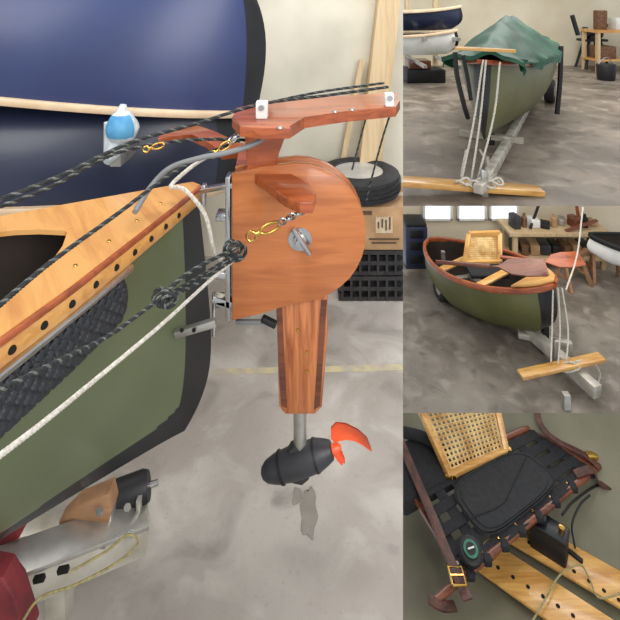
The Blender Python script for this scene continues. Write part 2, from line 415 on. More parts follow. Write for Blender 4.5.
# ---- rudder box with motor
Yf=1.40; Th=.075
b=B()
out=[(232,174),(262,167),(296,163)]
for d in range(-80,100,10): 
    A=math.radians(d); out.append((297+69*math.cos(A),233+70*math.sin(A)))
out+=[(285,305),(260,314),(232,321)]
b.prism([P(u,v,Yf) for u,v in out],(0,.018,0),'birch',bev=.003)
b.prism([P(u+(2 if u<250 else -3),v+(3 if v<233 else -3),Yf+.018) for u,v in out],(0,Th-.036,0),'mahog')
b.prism([P(u,v,Yf)+Vector((0,Th-.018,0)) for u,v in out],(0,.018,0),'birch',bev=.003)
b.prism([P(u,v,Yf+.012) for u,v in [(276,300),(328,290),(328,330),(322,408),(315,415),(285,415),(279,408)]],(0,.05,0),'leg',bev=.007)
b.prism([P(u,v,Yf+.011) for u,v in [(276,306),(282,306),(287,408),(281,406)]],(0,.05,0),'brown'); b.prism([P(u,v,Yf+.011) for u,v in [(321,300),(327,300),(320,406),(314,410)]],(0,.05,0),'brown')
for u,v in [(307,352),(307,371),(298,330)]: b.lathe(P(u,v,Yf+.012),(0,-1,0),[(0,.006),(.003,.005),(.003,0)],'brass',10)
b.lathe(P(300,408,Yf+.037),(0,0,-1),[(0,.0195),(.13,.0195),(.13,.0)],'alu',20)
ax=(P(335,445,Yf+.03)-P(262,470,Yf+.03)).normalized()
o0=P(261,474,Yf+.03)
b.lathe(o0,ax,[(0,.002),(.006,.016),(.02,.027),(.05,.036),(.09,.040),(.14,.041),(.18,.039),(.205,.031),(.222,.024),(.226,.012),(.24,.01)],'pod',32)
b.lathe(o0+ax*.06,ax,[(0,.038),(0,.0405),(.006,.0415),(.006,.038)],'black',32)
b.lathe(o0+ax*.17,ax,[(0,.040),(0,.0420),(.006,.0410),(.006,.038)],'black',32)
b.prism([P(u,v,Yf+.018) for u,v in [(287,455),(290,451),(293,448),(307,448),(310,451),(316,454),(314,460),(290,462)]],(0,.03,0),'pod',bev=.005)
b.prism([P(u,v,Yf+.024) for u,v in [(282,474),(312,464),(309,480),(302,486),(288,483)]],(0,.012,0),'pod',bev=.003)
def blade(pts,tw):
    rows=[]
    for k,(u1,v1,u2,v2) in enumerate(pts):
        p=P(u1,v1,Yf+.03+tw*k*.5); q=P(u2,v2,Yf+.03-tw*(k+1)); rows.append([p.lerp(q,x/6)+Vector((0,.006*math.sin(math.pi*x/6),0)) for x in range(7)])
    b.grid(rows,'orange'); b.grid([[p+Vector((0,.004,.0)) for p in r] for r in rows],'orange')
blade([(336,449,331,439),(337,442,331,428),(345,440,336,423),(354,441,346,424),(362,445,358,430),(369,450,367,438),(372,452,371,448)],.004)
blade([(333,449,338,448),(334,456,342,452),(338,462,345,460),(342,466,345,464)],-.004)
b.lathe(o0+ax*.222,ax,[(0,.014),(.02,.013),(.03,.006),(.03,0)],'orange',16)
b.box(P(229,245,Yf+.03),(.014,.05,.42),'steel',bev=.002)
for v in(215,272,300): b.box(P(222,v,Yf+.03),(.03,.05,.02),'steel',bev=.003)
pb=P(300,239,Yf)
b.lathe(pb,(0,-1,0),[(0,.034),(.003,.034),(.004,.02),(.01,.018),(.012,.012),(.03,.012),(.03,.0)],'steel',24)
b.beam(pb+Vector((-.02,-.02,.04)),pb+Vector((.03,-.03,-.03)),.014,.014,'steel',.004)
zy=1.065
b.prism([PZ(u,v,zy) for u,v in [(240,150),(276,153),(281,170),(290,184),(309,193),(316,204),(313,214),(300,214),(284,207),(268,193),(250,180),(236,172)]],(0,0,.028),'mahog',bev=.004)
b.prism([PZ(u,v,zy) for u,v in [(244,158),(240,150),(215,138),(196,131),(172,134),(160,140),(158,145),(175,143),(192,141),(205,147),(222,160)]],(0,0,.026),'mahog',bev=.003)
b.prism([P(u,v,Yf+.01) for u,v in [(244,128),(292,122),(284,140),(278,156),(274,175),(248,178)]],(0,.055,0),'mahog',bev=.004)
zt=1.235
b.prism([PZ(u,v,zt) for u,v in [(232,128),(236,118),(256,113),(300,108),(397,101),(400,110),(396,117),(345,122),(304,128),(290,139),(262,140),(240,137)]],(0,0,.032),'mahog',bev=.004)
for u,v,s_ in [(262,105,1.1),(389,93,.95)]:
    q=PZ(u,v+13,zt+.032); b.box(q+Vector((0,0,.022*s_)),(.03*s_,.03,.044*s_),'white',bev=.004); b.lathe(q+Vector((0,-.016,.03*s_)),(0,-1,0),[(0,.009),(.008,.008),(.008,0)],'steel',12)
for u,v in [(335,112),(352,110),(280,128)]: b.lathe(PZ(u,v,zt+.033),(0,0,1),[(0,.008),(.004,.007),(.004,0)],'steel',12)
b.done('electric_outboard_rudder',ang=35)
b=B()
b.beam(P(202,190,1.45),P(236,184,1.42),.03,.014,'steel',.002)
b.beam(P(204,184,1.45),P(204,205,1.45),.03,.012,'steel',.002)
b.beam(P(175,334,1.38),P(216,322,1.38),.02,.02,'alu',.002); b.beam(P(213,297,1.42),P(232,303,1.42),.03,.02,'steel',.002)
b.lathe(P(214,336,1.43),(0,0,1),[(0,.006),(.13,.006),(.13,0)],'steel',12)
for u in(182,194): b.lathe(P(u,330,1.365),(0,-1,0),[(0,.006),(.004,.005),(.004,0)],'hole',10)
b.beam(P(236,322,1.42),P(262,322,1.40),.012,.012,'greyp',.002); b.beam(P(262,318,1.40),P(276,325,1.40),.02,.018,'black',.004)
b.done('rudder_gudgeon')
# ropes
DK=['ropeb','ropeg','ropeb','ropeb']
b=B()
b.rope([P(-20,207,.9),P(60,176,1.0),P(130,143,1.15),P(195,124,1.3),P(262,104,1.42),P(330,95,1.5),P(388,87,1.6)],.0050,DK,strands=4)
b.rope([P(262,104,1.42),P(320,92,1.5),P(384,83,1.6)],.0045,DK)
b.rope([P(395,100,1.6),P(382,140,1.6),P(366,200,1.6)],.0035,DK); b.rope([P(366,118,1.5),P(360,140,1.5),P(352,170,1.5)],.003,DK)
b.done('steering_rope','L')
b=B()
b.rope([P(-20,214,1.0),P(50,187,1.1),P(120,152,1.25),P(190,140,1.36),P(250,140,1.44)],.005,DK)
b.rope([P(-20,322,.70),P(50,263,.88),P(120,212,1.08),P(168,176,1.25),P(205,155,1.36),P(225,146,1.42),P(238,140,1.45)],.0048,DK,strands=4)
b.done('steering_rope')
b=B()
b.rope([P(-30,405,.58),P(50,365,.70),P(110,335,.86),P(155,303,1.0),P(200,276,1.16),P(238,252,1.28)],.0038,DK,strands=4)
b.rope([P(155,303,.995),P(190,272,1.12),P(236,248,1.27)],.005,DK)
b.rope([P(155,303,.995),P(195,284,1.14),P(236,258,1.27)],.005,DK)
for (u,v,R,Y) in [(235,250,.022,1.27),(165,297,.015,1.02)]:
    c=P(u,v,Y)
    for k in range(3):
        pts=[]
        for i in range(13):
            A=i/12*2*math.pi*1.3+k*2; pts.append(c+Vector((R*.8*math.cos(A),R*.6*math.sin(A+k),R*math.sin(A)*(.7+.15*k)))+Vector(((k-1)*.010,-.005,(k-1)*-.005)))
        b.rope(pts,.005,DK)
b.done('steering_rope')
b=B()
b.rope([P(-30,478,.58),P(40,425,.70),P(100,376,.86),P(160,326,1.02),P(205,285,1.18),P(232,262,1.28)],.0042,['ropew'],strands=4)
b.done('tie_down_rope')
b=B()
b.rope([P(170,187,1.36),P(185,190,1.35),P(205,215,1.34),P(214,250,1.34),P(224,262,1.34)],.006,['ropew'],strands=4)
b.rope([P(170,187,1.36),P(178,178,1.38),P(205,158,1.42),P(235,150,1.45)],.006,['ropew'],strands=4)
b.done('tie_down_rope')
b=B()
b.tube([P(276,113,1.46),P(273,128,1.38),P(258,142,1.33),P(230,152,1.31),P(200,158,1.31),P(170,168,1.31),P(150,188,1.29),P(135,212,1.2)],.0075,'greyp',12)
b.done('cable_conduit')
def carab(name,c,s,rotz,m='brass',tail=None):
    b=B(); pts=[]
    d=Vector((math.cos(rotz),0,math.sin(rotz))); w=Vector((-math.sin(rotz),0,math.cos(rotz)))
    for i in range(17):
        A=2*math.pi*i/16; pts.append(c+d*s*1.5*math.cos(A)+w*s*.65*math.sin(A))
    b.tube(pts,s*.24,m,10)
    b.lathe(c-d*s*2.3,d,[(0,s*.2),(s*.1,s*.4),(s*.7,s*.4),(s*.9,s*.2)],m,14)
    pts=[c-d*s*3.0+d*s*.7*math.cos(2*math.pi*i/12)+w*s*.7*math.sin(2*math.pi*i/12) for i in range(13)]
    b.tube(pts,s*.2,m,8)
    if tail:
        for k in range(6):
            q=c+(tail-c)*(.35+.65*k/5); rr=.011
            t=(tail-c).normalized(); ww=Vector((0,1,0)) if k%2 else t.cross(Vector((0,1,0)))
            b.tube([q+t*rr*1.3*math.cos(2*math.pi*i/10)+ww*rr*.8*math.sin(2*math.pi*i/10) for i in range(11)],.0028,'steel',6)
    b.done(name)
carab('carabiner',P(270,228,1.28),.018,math.radians(24),tail=P(306,209,1.22))
carab('carabiner',P(225,146,1.38),.014,math.radians(35),tail=P(246,128,1.42))
carab('carabiner',P(158,146,1.28),.011,math.radians(15))
b=B(); c=P(122,128,1.75)
rows=[]
for i in range(15):
    t=i/14; A=math.pi*t; r=[]
    for j in range(20):
        B_=2*math.pi*j/20; rr=.055*math.sin(A)*(1+.12*noise.noise(Vector((math.cos(B_)*2,math.sin(B_)*2,t*5))))
        r.append(c+Vector((rr*math.cos(B_),rr*math.sin(B_),.065*math.cos(A))))
    rows.append(r)
iw=b.mi('bag'); ib=b.mi('blue')
b.grid(rows,'bag',cv=True,fn=lambda a_,c_: ib if 2<a_<9 and 10<c_<19 else iw)
b.tube([c+Vector((-.01,0,-.04)),c+Vector((-.03,-.01,-.09)),c+Vector((-.05,0,-.12))],(.035,.02),'bag',10)
b.tube([c+Vector((-.045,0,.02)),c+Vector((-.05,0,-.05)),c+Vector((-.055,0,-.11))],(.02,.012),'bag',10)
b.tube([c+Vector((0,0,.06)),c+Vector((.005,0,.085))],(.02,.012),'bag',8)
b.done('wrapped_buoy')
# trailer under canoe
b=B()
b.beam(P(-60,612,1.10),P(147,528,1.32),.05,.10,'aluw',.004)
b.beam(P(-60,588,1.095),P(146,512,1.315),.09,.012,'alu',.002)
b.beam(P(-60,555,1.25),P(128,518,1.40),.05,.06,'aluw',.003)
b.beam(P(86,513,1.30),P(143,509,1.36),.11,.014,'alu',.003)
b.beam(P(112,502,1.30),P(112,535,1.30),.05,.016,'alu',.002); b.beam(P(141,492,1.33),P(141,520,1.33),.05,.012,'alu',.002)
for u,v in((38,580),(62,571)):
    q=P(u,v,1.15); b.beam(q+Vector((-.010,-.0,0)),q+Vector((.016,.0,.006)),.012,.012,'hole',.002)
for u,v in((104,545),(118,539),(131,534),(128,508),(100,512)): b.lathe(P(u,v,1.245),(0,-.6,.8),[(0,.009),(.010,.009),(.010,0)],'steel',6)
r0=P(110,499,1.34); r1=P(147,486,1.36)
b.lathe(r0,(r1-r0),[(0,.018),(0,.030),(.008,.038),(.09,.040),(.105,.034),(.105,.02)],'black',24)
b.lathe(r0-(r1-r0).normalized()*.02,(r1-r0),[(0,.008),(.15,.008),(.15,0)],'steel',10)
b.prism([P(u,v,1.27) for u,v in [(58,524),(74,508),(108,494),(112,510),(108,525),(85,543),(64,540)]],(0,.05,0),'wblock',bev=.006)
b.prism([P(u,v,1.06) for u,v in [(-30,572),(2,578),(12,596),(28,640),(-30,640)]],(0,.05,0),'redp',bev=.006)
b.prism([P(u,v,1.2) for u,v in [(-30,532),(16,530),(18,540),(-30,560)]],(0,.05,0),'redp',bev=.004)
b.beam(P(60,575,1.24),Vector((P(60,560,1.24).x,1.24,0)),.05,.05,'aluw')
b.done('boat_trailer')
b=B(); b.tube([P(20,625,1.05),P(40,598,1.07),P(75,585,1.10),P(118,562,1.16),P(138,543,1.2),P(128,535,1.2),P(105,552,1.14),P(70,572,1.1)],.0028,'ropey',8); b.done('cord')
# =============== UPPER RIGHT BAY ===============
hT=1.5; ZT=H-hT
def FT(u,v,dz=0):
    q=P(u,v,hT*F/v); q.z+=dz; return q
Ya,Yb=3.495,11.0
b=B(); b.grid([[(.19375*Ya,Ya,ZT),(.19375*Yb,Yb,ZT)],[(.72*Ya,Ya,ZT),(.72*Yb,Yb,ZT)]],'floorT'); b.done('floor')
b=B(); b.grid([[(.19375*Yb,Yb,ZT),(.19375*Yb,Yb,3.2)],[(.72*Yb,Yb,ZT),(.72*Yb,Yb,3.2)]],'wallT'); b.done('wall_back')
def fullcanoe(S,a,L,Bm,zs,zk,mh,min_,rail,band=None,rise=.1,drop=0,pend=1.25,pw=.75):
    a=V2(a); nr=Vector((a.y,-a.x,0))
    h=Hull(S,a,nr,lambda t:Bm*max(0,math.sin(math.pi*min(1,max(0,t/L))))**pw,lambda t:zs+rise*(abs(2*t/L-1)**3)-drop*t/L,lambda t:zk+.05*(abs(2*t/L-1)**4)-drop*t/L,L,stem=.12,both=True,full=.7,pend=pend)
    b=B(); h.build(b,mh,min_,band,w1=.05,w2=.02,N=60,K=14)
    ts=[L*i/40 for i in range(41)]
    for sd in(1,-1): b.sweep([h.gun(t,sd,.012,0) for t in ts],.035,.045,rail)
    return h,b
zT=ZT
S=P(481,60,4.35)
h,b=fullcanoe((S.x,S.y),(.50,.866),4.3,.52,.94,.25,'greenT','dark_in','mahog','blackg',pend=1.7,pw=.65)
b.done('canoe')
b=B(); rows=[]
N=80
for i in range(N+1):
    t=.02+(4.0)*i/N; r=[]
    bb=max(h.half(t),.18)+.03+(.14*math.exp(-t/.35)); ridge=.05+.38*math.sin(math.pi*min(1,t/3.4))**1.1
    for j in range(-16,17):
        x=j/16; ax_=abs(x)
        if ax_<.72: y=bb*ax_/.72; z=h.sheer(t)+.03+ridge*(1-(ax_/.72)**1.2)
        else: y=bb+.012+.014*math.sin(t*20+j); z=h.sheer(t)+.03-(ax_-.72)/.28*(.07+.03*math.sin(t*7+(2 if j>0 else 0)))
        nz=noise.noise(Vector((t*2.5,x*3,3)))*.05+.018*math.sin(t*13+x*5)*(1-ax_)
        q=h.S+h.a*t+h.n*(y*(1 if j>0 else -1)); q.z=z+nz; r.append(q)
    rows.append(r)
b.grid(rows,'tarp')
b.grid([rows[0],[p+Vector((0,-.02,-.04)) for p in rows[0]]],'tarp')
b.done('tarp_cover',ang=60)
b=B(); b.beam(P(455,48,4.25),P(515,51,4.25),.05,.03,'honeyx',.004); b.done('wooden_crossbar')
b=B()
A0=FT(484,196,.09); A1=FT(532,108,.14)
b.beam(A0,A1,.07,.09,'aluw',.005)
b.beam(A1,h.S+h.a*3.6+Vector((0,0,zT+.14)),.07,.09,'aluw')
for t in(.5,3.3):
    c=h.S+h.a*t+Vector((0,0,zT+.14)); b.beam(c-h.n*.3,c+h.n*.3,.06,.05,'aluw')
    b.beam(c-Vector((0,0,.08)),c+Vector((0,0,.03)),.06,.06,'black')
c=h.S+h.a*3.3+Vector((0,0,zT+.17))
for sd in(-1,1):
    b.lathe(c+h.n*sd*.36,h.n,[(-.06,.08),(-.07,.15),(-.05,.17),(.05,.17),(.07,.15),(.06,.08)],'tire',28); b.lathe(c+h.n*sd*.36,h.n,[(-.065,.08),(-.02,.02),(.02,.02),(.065,.08)],'rim',20)
b.beam(FT(484,196,0),FT(484,196,.2),.05,.05,'alu',.003); b.beam(FT(478,203,.10),FT(492,190,.10),.07,.07,'aluw',.005)
c=FT(487,180); b.lathe(c,(0,0,1),[(0,.05),(.02,.05),(.03,.02),(.2,.02),(.2,0)],'alu',14)
b.done('boat_trailer','T')
b=B()
b.tube([P(455,52,4.3),P(457,75,4.3),P(464,105,4.3),P(468,118,4.35)],.022,'black',8)
b.tube([P(463,55,4.3),P(468,80,4.3),P(471,100,4.3)],.018,'black',8); b.done('tie_down_strap')
b=B(); 
b.tube([P(561,46,5.9),P(560,80,5.9),P(557,114,5.9)],.03,'black',8); b.tube([P(572,15,6.4),P(578,35,6.4)],.03,'black',8); b.done('tie_down_strap')
b=B()
for pts in ([P(483,60,4.22),P(474,120,4.1),P(462,178,3.85)],[P(486,60,4.22),P(480,120,4.1),P(471,182,3.85)],[P(500,62,4.22),P(494,115,4.1),P(478,178,3.9)],[P(480,150,4.2),P(490,168,4.0),P(500,184,3.86)],[P(466,150,4.1),P(462,180,3.86),P(480,186,3.8),P(500,182,3.85)]):
    b.rope(pts,.009,['ropew'],pitch=.1)
for k in range(5):
    c=P(462+k*8,182+k%2*3,3.66); b.rope([c+Vector((.06*math.cos(i),.04*math.sin(i)-.02,.02*math.sin(2*i)+.01)) for i in range(9)],.008,['ropew'],pitch=.08)
b.done('bow_rope')
b=B(); b.beam(P(385,180,3.68),P(541,191,3.72),.14,.045,'honeyx',.008)
b.done('wooden_plank','T')
for k,(v,mm) in enumerate([(12,'navyd'),(36,'white')]):
    S=P(461-k*4,v,8.5-.3*k); hh,b=fullcanoe((S.x,S.y),(-1,.12),3.2,.4,S.z,S.z-.34,mm,'dark_in','cream','blackg'); b.done('canoe','T')
b=B()
for x in(1.9,2.45):
    b.beam((x,9.4,ZT),(x,9.4,2.2),.08,.08,'post')
    for z in(.55,1.0): b.beam((x,9.4,z-.05),(x,7.9,z-.05),.06,.05,'alu')
b.box((2.1,8.9,ZT+.12),(.7,.5,.24),'black',bev=.02); b.box((2.0,8.9,ZT+.32),(.4,.4,.16),'brown',bev=.02)
b.done('boat_rack','T')
b=B()
c=FT(592,68)
for dx,dy in((-.25,-.2),(.25,-.2),(-.25,.2),(.25,.2)): b.beam(c+Vector((dx,dy,0)),c+Vector((dx*.5,dy*.5,.6)),.05,.05,'black')
b.box(c+Vector((0,0,.62)),(.5,.35,.05),'black')
b.lathe(c+Vector((-.2,0,.78)),(1,0,0),[(0,.05),(.02,.13),(.08,.13),(.1,.08),(.3,.1),(.32,.13),(.38,.13),(.4,.05)],'pod',20)
b.box(c+Vector((0,0,.68)),(.2,.25,.1),'pod',bev=.02); b.beam(c+Vector((.1,0,.7)),c+Vector((.35,-.1,1.0)),.04,.04,'black')
b.done('bench_grinder')
b=B()
c=P(612,60,10.2); c.z=ZT
b.box(c+Vector((0,0,.85)),(1.0,.6,.06),'honeyx'); 
for dx in(-.45,.45):
    for dy in(-.25,.25): b.beam(c+Vector((dx,dy,0)),c+Vector((dx,dy,.85)),.07,.07,'post')
b.box(c+Vector((0,0,.25)),(1,.55,.04),'honeyx'); b.box(c+Vector((-.2,0,.4)),(.35,.4,.26),'redbox',bev=.02); b.box(c+Vector((.2,0,1.0)),(.4,.3,.25),'white',bev=.02)
b.box(c+Vector((-.25,0,1.08)),(.2,.2,.4),'redbox',bev=.02)
b.done('workbench')
b=B(); c=FT(606,80)
b.lathe(c,(0,0,1),[(0,.14),(.02,.15),(.28,.17),(.3,.16),(.3,.0)],'black',20); b.tube([c+Vector((-.16,0,.28)),c+Vector((0,0,.42)),c+Vector((.16,0,.28))],.01,'steel',8); b.done('bucket')
# =============== MIDDLE RIGHT BAY ===============
hM=3.2; ZM=H-hM
def FM(u,v,dz=0):
    q=P(u,v,hM*F/v); q.z+=dz; return q
Ya,Yb=hM*F/413,6.2
b=B(); b.grid([[(.19375*Ya,Ya,ZM),(.19375*Yb,Yb,ZM)],[(.72*Ya,Ya,ZM),(.72*Yb,Yb,ZM)]],'floorM'); b.done('floor')
b=B(); b.grid([[(.19375*Yb,Yb,ZM),(.19375*Yb,Yb,ZT-.03)],[(.72*Yb,Yb,ZM),(.72*Yb,Yb,ZT-.03)]],'wallM'); b.done('wall_back')
for k,u0 in enumerate((424,458,490)):
    b=B(); q0=P(u0,196,6.17); q1=P(u0+27,219,6.17)
    c=(q0+q1)/2; w=q1.x-q0.x; hh=q0.z-q1.z
    b.box(c,(w,.02,hh),'glass')
    for dx in(-w/2,w/2): b.box(c+Vector((dx,0,0)),(.03,.05,hh+.03),'white',bev=.004)
    for dz in(-hh/2,hh/2): b.box(c+Vector((0,0,dz)),(w+.03,.05,.03),'white',bev=.004)
    b.done('window_%d'%(k+1))
S=P(554,285,4.25)
zs=S.z-.06
hm,b=fullcanoe((S.x,S.y),(-.56,.83),1.45,.42,zs,zs-.46,'greenT','dark_in','mahog','blackg',rise=.06,drop=.20,pend=1.6,pw=.6)
d=[hm.gun(t,1,0,.03) for t in(.0,.06,.12,.18,.24)]+[hm.gun(t,-1,0,.03) for t in(.24,.18,.12,.06)]
b.prism(d,(0,0,.015),'honeyx')
for t in(.5,.95): b.beam(hm.gun(t,1,0,0),hm.gun(t,-1,0,0),.07,.02,'honeyx',.003)
for t in(.35,1.05):
    c=hm.S+hm.a*t; 
b.done('canoe')
b=B()
A=P(465,263,4.9);Bq=P(500,262,4.9);Cq=P(500,233,5.03);D=P(469,234,5.03)
def frame4(b,A,Bq,Cq,D,w,m):
    for p,q in((A,Bq),(Bq,Cq),(Cq,D),(D,A)): b.beam(p,q,w,w,m,.003)
frame4(b,A,Bq,Cq,D,.045,'honeyx')
for i in range(1,14):
    t=i/14; b.beam(A.lerp(Bq,t),D.lerp(Cq,t),.012,.008,'cane'); b.beam(A.lerp(D,t),Bq.lerp(Cq,t),.008,.012,'cane')
b.prism([A,Bq,Cq,D],(0,.01,0),'cane')
b.box((A+Bq)/2+Vector((0,-.1,-.02)),(.38,.26,.04),'cloth',bev=.015)
b.done('caned_seat')
def oar(name,p0,p1,p2,wb,cell='M',wood='mahog'):
    b=B(); p0,p1,p2=Vector(p0),Vector(p1),Vector(p2)
    b.tube([p0,p1],.018,wood,10)
    d=(p2-p1).normalized(); s_=d.cross(Vector((0,-.5,1))).normalized(); w_=d.cross(s_)
    pr=[(0,.02),(.15,.06),(.35,.85),(.6,1),(.95,.95),(1,.8)]
    L=(p2-p1).length; pts=[p1+d*L*x+s_*wb*y for x,y in pr]+[p1+d*L*x-s_*wb*y for x,y in pr[::-1]]
    b.prism(pts,w_*.015,wood,bev=.003); b.done(name,cell)
oar('oar',P(436,262,4.45),P(490,266,4.3),P(547,267,4.2),.085,wood='brown')
oar('oar',P(500,257,4.7),P(540,262,4.6),P(582,258,4.7),.08)
b=B()
b.beam(FM(470,292,.16),FM(598,405,.10),.08,.10,'aluw',.006)
b.beam(FM(500,318,.05),FM(575,372,.05),.04,.04,'aluw',.004)
c=FM(448,296,.16); b.beam(c,c+Vector((1.1,.25,-.02)),.06,.06,'aluw')
c=FM(443,299,.15); ax=Vector((1,.1,0)).normalized()
b.lathe(c,ax,[(-.05,.08),(-.07,.13),(-.05,.155),(.05,.155),(.07,.13),(.05,.08)],'tire',28); b.lathe(c,ax,[(-.06,.09),(-.03,.02),(.03,.02),(.06,.09)],'rim',20)
b.beam(c+Vector((0,0,.0)),c+Vector((0,0,.36)),.04,.04,'alu')
b.beam(FM(545,352,0),FM(545,352,.30),.05,.05,'black'); b.beam(FM(518,345,.1),FM(572,356,.1),.05,.05,'aluw',.004)
b.beam(FM(556,372,0),FM(556,372,.28),.05,.05,'alu',.004); b.beam(FM(482,312,.12),FM(482,312,.30),.05,.05,'black')
c=FM(566,409); b.beam(c,c+Vector((0,0,.12)),.05,.05,'alu')
b.done('boat_trailer','M')
b=B()
for pts in ([P(558,288,4.2),P(560,330,4.1),P(558,366,3.95)],[P(562,288,4.2),P(568,330,4.1),P(566,366,3.95)],[P(553,290,4.2),P(552,330,4.1),P(551,362,3.95)],[P(583,207,4.5),P(577,255,4.4),P(566,290,4.2)],[P(556,365,3.98),P(566,372,3.92),P(580,368,3.92),P(570,362,3.95),P(556,366,3.97)],[P(575,362,3.95),P(590,360,4.0),P(600,375,4.0),P(590,392,3.95),P(560,405,3.85)]):
    b.rope(pts,.007,['ropew'],pitch=.08)
b.done('bow_rope')
b=B(); b.beam(P(520,375,3.90),P(602,357,4.0),.09,.03,'honeyx',.006); b.done('wooden_plank')
S=P(590,240,5.2)
hh,b=fullcanoe((S.x,S.y),(.9,-.25),1.5,.26,S.z,S.z-.24,'white','dark_in','black',None,rise=.05)
for t in(.35,1.1):
    q=hh.S+hh.a*t; b.beam((q.x,q.y,ZM),(q.x,q.y,S.z-.22),.05,.05,'black'); b.beam(Vector((q.x,q.y,S.z-.235))-hh.n*.2,Vector((q.x,q.y,S.z-.235))+hh.n*.2,.04,.03,'black')
b.done('rowing_shell')
b=B(); c=Vector((P(551,240,5.85).x,5.85,ZM))
for dx in(-.50,.55): 
    for dy in(-.14,.14): b.beam(c+Vector((dx,dy,0)),c+Vector((dx,dy,.42)),.05,.05,'post')
b.box(c+Vector((.02,0,.43)),(1.2,.40,.035),'post'); b.box(c+Vector((.02,0,.12)),(1.1,.34,.025),'post')
random.seed(8)
for k in range(9):
    w=random.uniform(.07,.13); hh2=random.uniform(.05,.16); x=-.46+k*.122
    mm=['pod','redbox','white','black','card','alu','brown','black','card'][k]
    if k%3==1: b.lathe(c+Vector((x,-.02,.45)),(0,0,1),[(0,w*.4),(hh2*.7,w*.4),(hh2*.8,w*.2),(hh2,w*.2),(hh2,0)],mm,14)
    else: b.box(c+Vector((x,random.uniform(-.05,.05),.45+hh2/2)),(w,.14,hh2),mm,Matrix.Rotation(random.uniform(-.5,.5),3,'Z'),bev=.01)
    b.box(c+Vector((x,0,.135+.06)),(w,.2,.12),['black','redbox','card','pod'][k%4],Matrix.Rotation(random.uniform(-.3,.3),3,'Z'),bev=.01)
b.beam(c+Vector((-.3,-.1,.46)),c+Vector((-.08,.1,.72)),.025,.025,'black'); b.beam(c+Vector((.40,.1,.46)),c+Vector((.34,.1,.8)),.03,.03,'mahog'); b.beam(c+Vector((.1,-.15,.46)),c+Vector((.5,-.1,.56)),.04,.02,'brown')
b.done('workbench')
for (u,v,s_,r) in ((572,284,.30,.4),(606,280,.30,-.2)):
    b=B(); c=FM(u,v); R=Matrix.Rotation(r,3,'Z')
    for dx in(-.16,.16):
        b.beam(c+R@Vector((dx,-.12,0)),c+R@Vector((dx*.8,0,s_)),.03,.035,'wblock'); b.beam(c+R@Vector((dx,.12,0)),c+R@Vector((dx*.8,0,s_)),.03,.035,'wblock')
        b.beam(c+R@Vector((dx*.9,-.07,.12)),c+R@Vector((dx*.9,.07,.12)),.02,.03,'wblock')
    b.beam(c+R@Vector((-.24,0,s_+.01)),c+R@Vector((.24,0,s_+.01)),.05,.05,'wblock',.004); b.done('sawhorse')
b=B(); c=Vector((P(415,240,5.8).x,5.85,ZM)); b.box(c+Vector((0,0,.25)),(.26,.3,.5),'navyd',bev=.015); b.box(c+Vector((0,-.01,.52)),(.24,.26,.04),'black',bev=.01)
for z in(.12,.28,.42): b.box(c+Vector((0,-.152,z)),(.16,.008,.1),'blackg',bev=.003); 
b.done('tool_cabinet','M')
# =============== LOWER RIGHT: canoe interior ===============
ZB=-1.3; ax=V2((.775,-.63)); pr=Vector((.63,.775,0))
o=PZ(520,560,ZB); o.z=0
b=B(); rows=[]
prof=lambda d: ZB+(.42*(abs(d)/.7)**3.0 if d>0 else .10*(abs(d)/.9)**3)
for i in range(41):
    t=-2.4+4.4*i/40; r=[]
    for j in range(-24,25):
        d=j/24*.98
        q=o+ax*t+pr*d; q.z=prof(d); r.append(q)
    rows.append(r)
b.grid(rows,'hullin')
b.done('canoe','B')
def slab(b,px,z,th,m,bev=.004): b.prism([PZ(u,v,z) for u,v in px],(0,0,th),m,bev)
zb=ZB+.05
b=B()
slab(b,[(494,535),(517,516),(640,585),(640,622)],zb,.016,'honeyx')
slab(b,[(464,562),(488,541),(640,640),(640,690)],zb,.016,'honeyx')
slab(b,[(484,556),(520,520),(528,524),(493,562)],zb+.017,.02,'brown')
for k in range(9):
    for base_ in((514,533),(483,558)):
        u=base_[0]+k*15; v=base_[1]+k*9.6
        if v<700: b.lathe(PZ(u,v,zb+.0165),(0,0,1),[(0,.009),(.001,.009),(.001,0)],'hole',14)
b.beam(o-ax*.1-pr*.2+Vector((0,0,zb-.02)),o-ax*.1+pr*.2+Vector((0,0,zb-.02)),.04,.04,'brown')
b.done('floorboard_slats','B')
zs=ZB+.22
b=B()
def pz(t,z=zs): return PZ(t[0],t[1],z)
b.tube([pz((432,604)),pz((480,563)),pz((604,462))],.017,'brown',12)
b.tube([pz((400,497)),pz((470,455)),pz((538,424))],.016,'brown',12)
def quad(a_,b_):
    L=Vector((412,490,0)).lerp(Vector((466,578,0)),b_); R=Vector((532,430,0)).lerp(Vector((594,470,0)),b_)
    q=L.lerp(R,a_); return (q.x,q.y)
def strap(a0,b0,a1,b1,w,m,dz,n=14):
    pts=[]
    for i in range(n+1):
        t=i/n; u,v=quad(a0+(a1-a0)*t,b0+(b1-b0)*t); pts.append(PZ(u,v,zs+dz+.004*math.sin(t*math.pi*6)))
    b.sweep(pts,w,.006,m)
for k in range(8): strap(.03+k*.134,0,.03+k*.134,1.02,.058,'cloth',.006)
for k in range(5): strap(0,.08+k*.21,1,.08+k*.21,.05,'cloth',.012)
for k in range(8):
    u,v=quad(.03+k*.134,1.0); c=PZ(u,v,zs); b.box(c+Vector((0,-.004,.006)),(.04,.04,.034),'cloth',bev=.008)
    for bb in(.97,.9): 
        u,v=quad(.03+k*.134,bb); b.lathe(PZ(u,v,zs+.016),(0,0,1),[(0,.006),(.003,.005),(.003,0)],'brass',8)
b.sweep([pz(quad(-.01,t/8),zs) for t in range(9)],.03,.022,'brown'); b.sweep([pz(quad(1.01,t/8),zs) for t in range(9)],.03,.022,'brown')
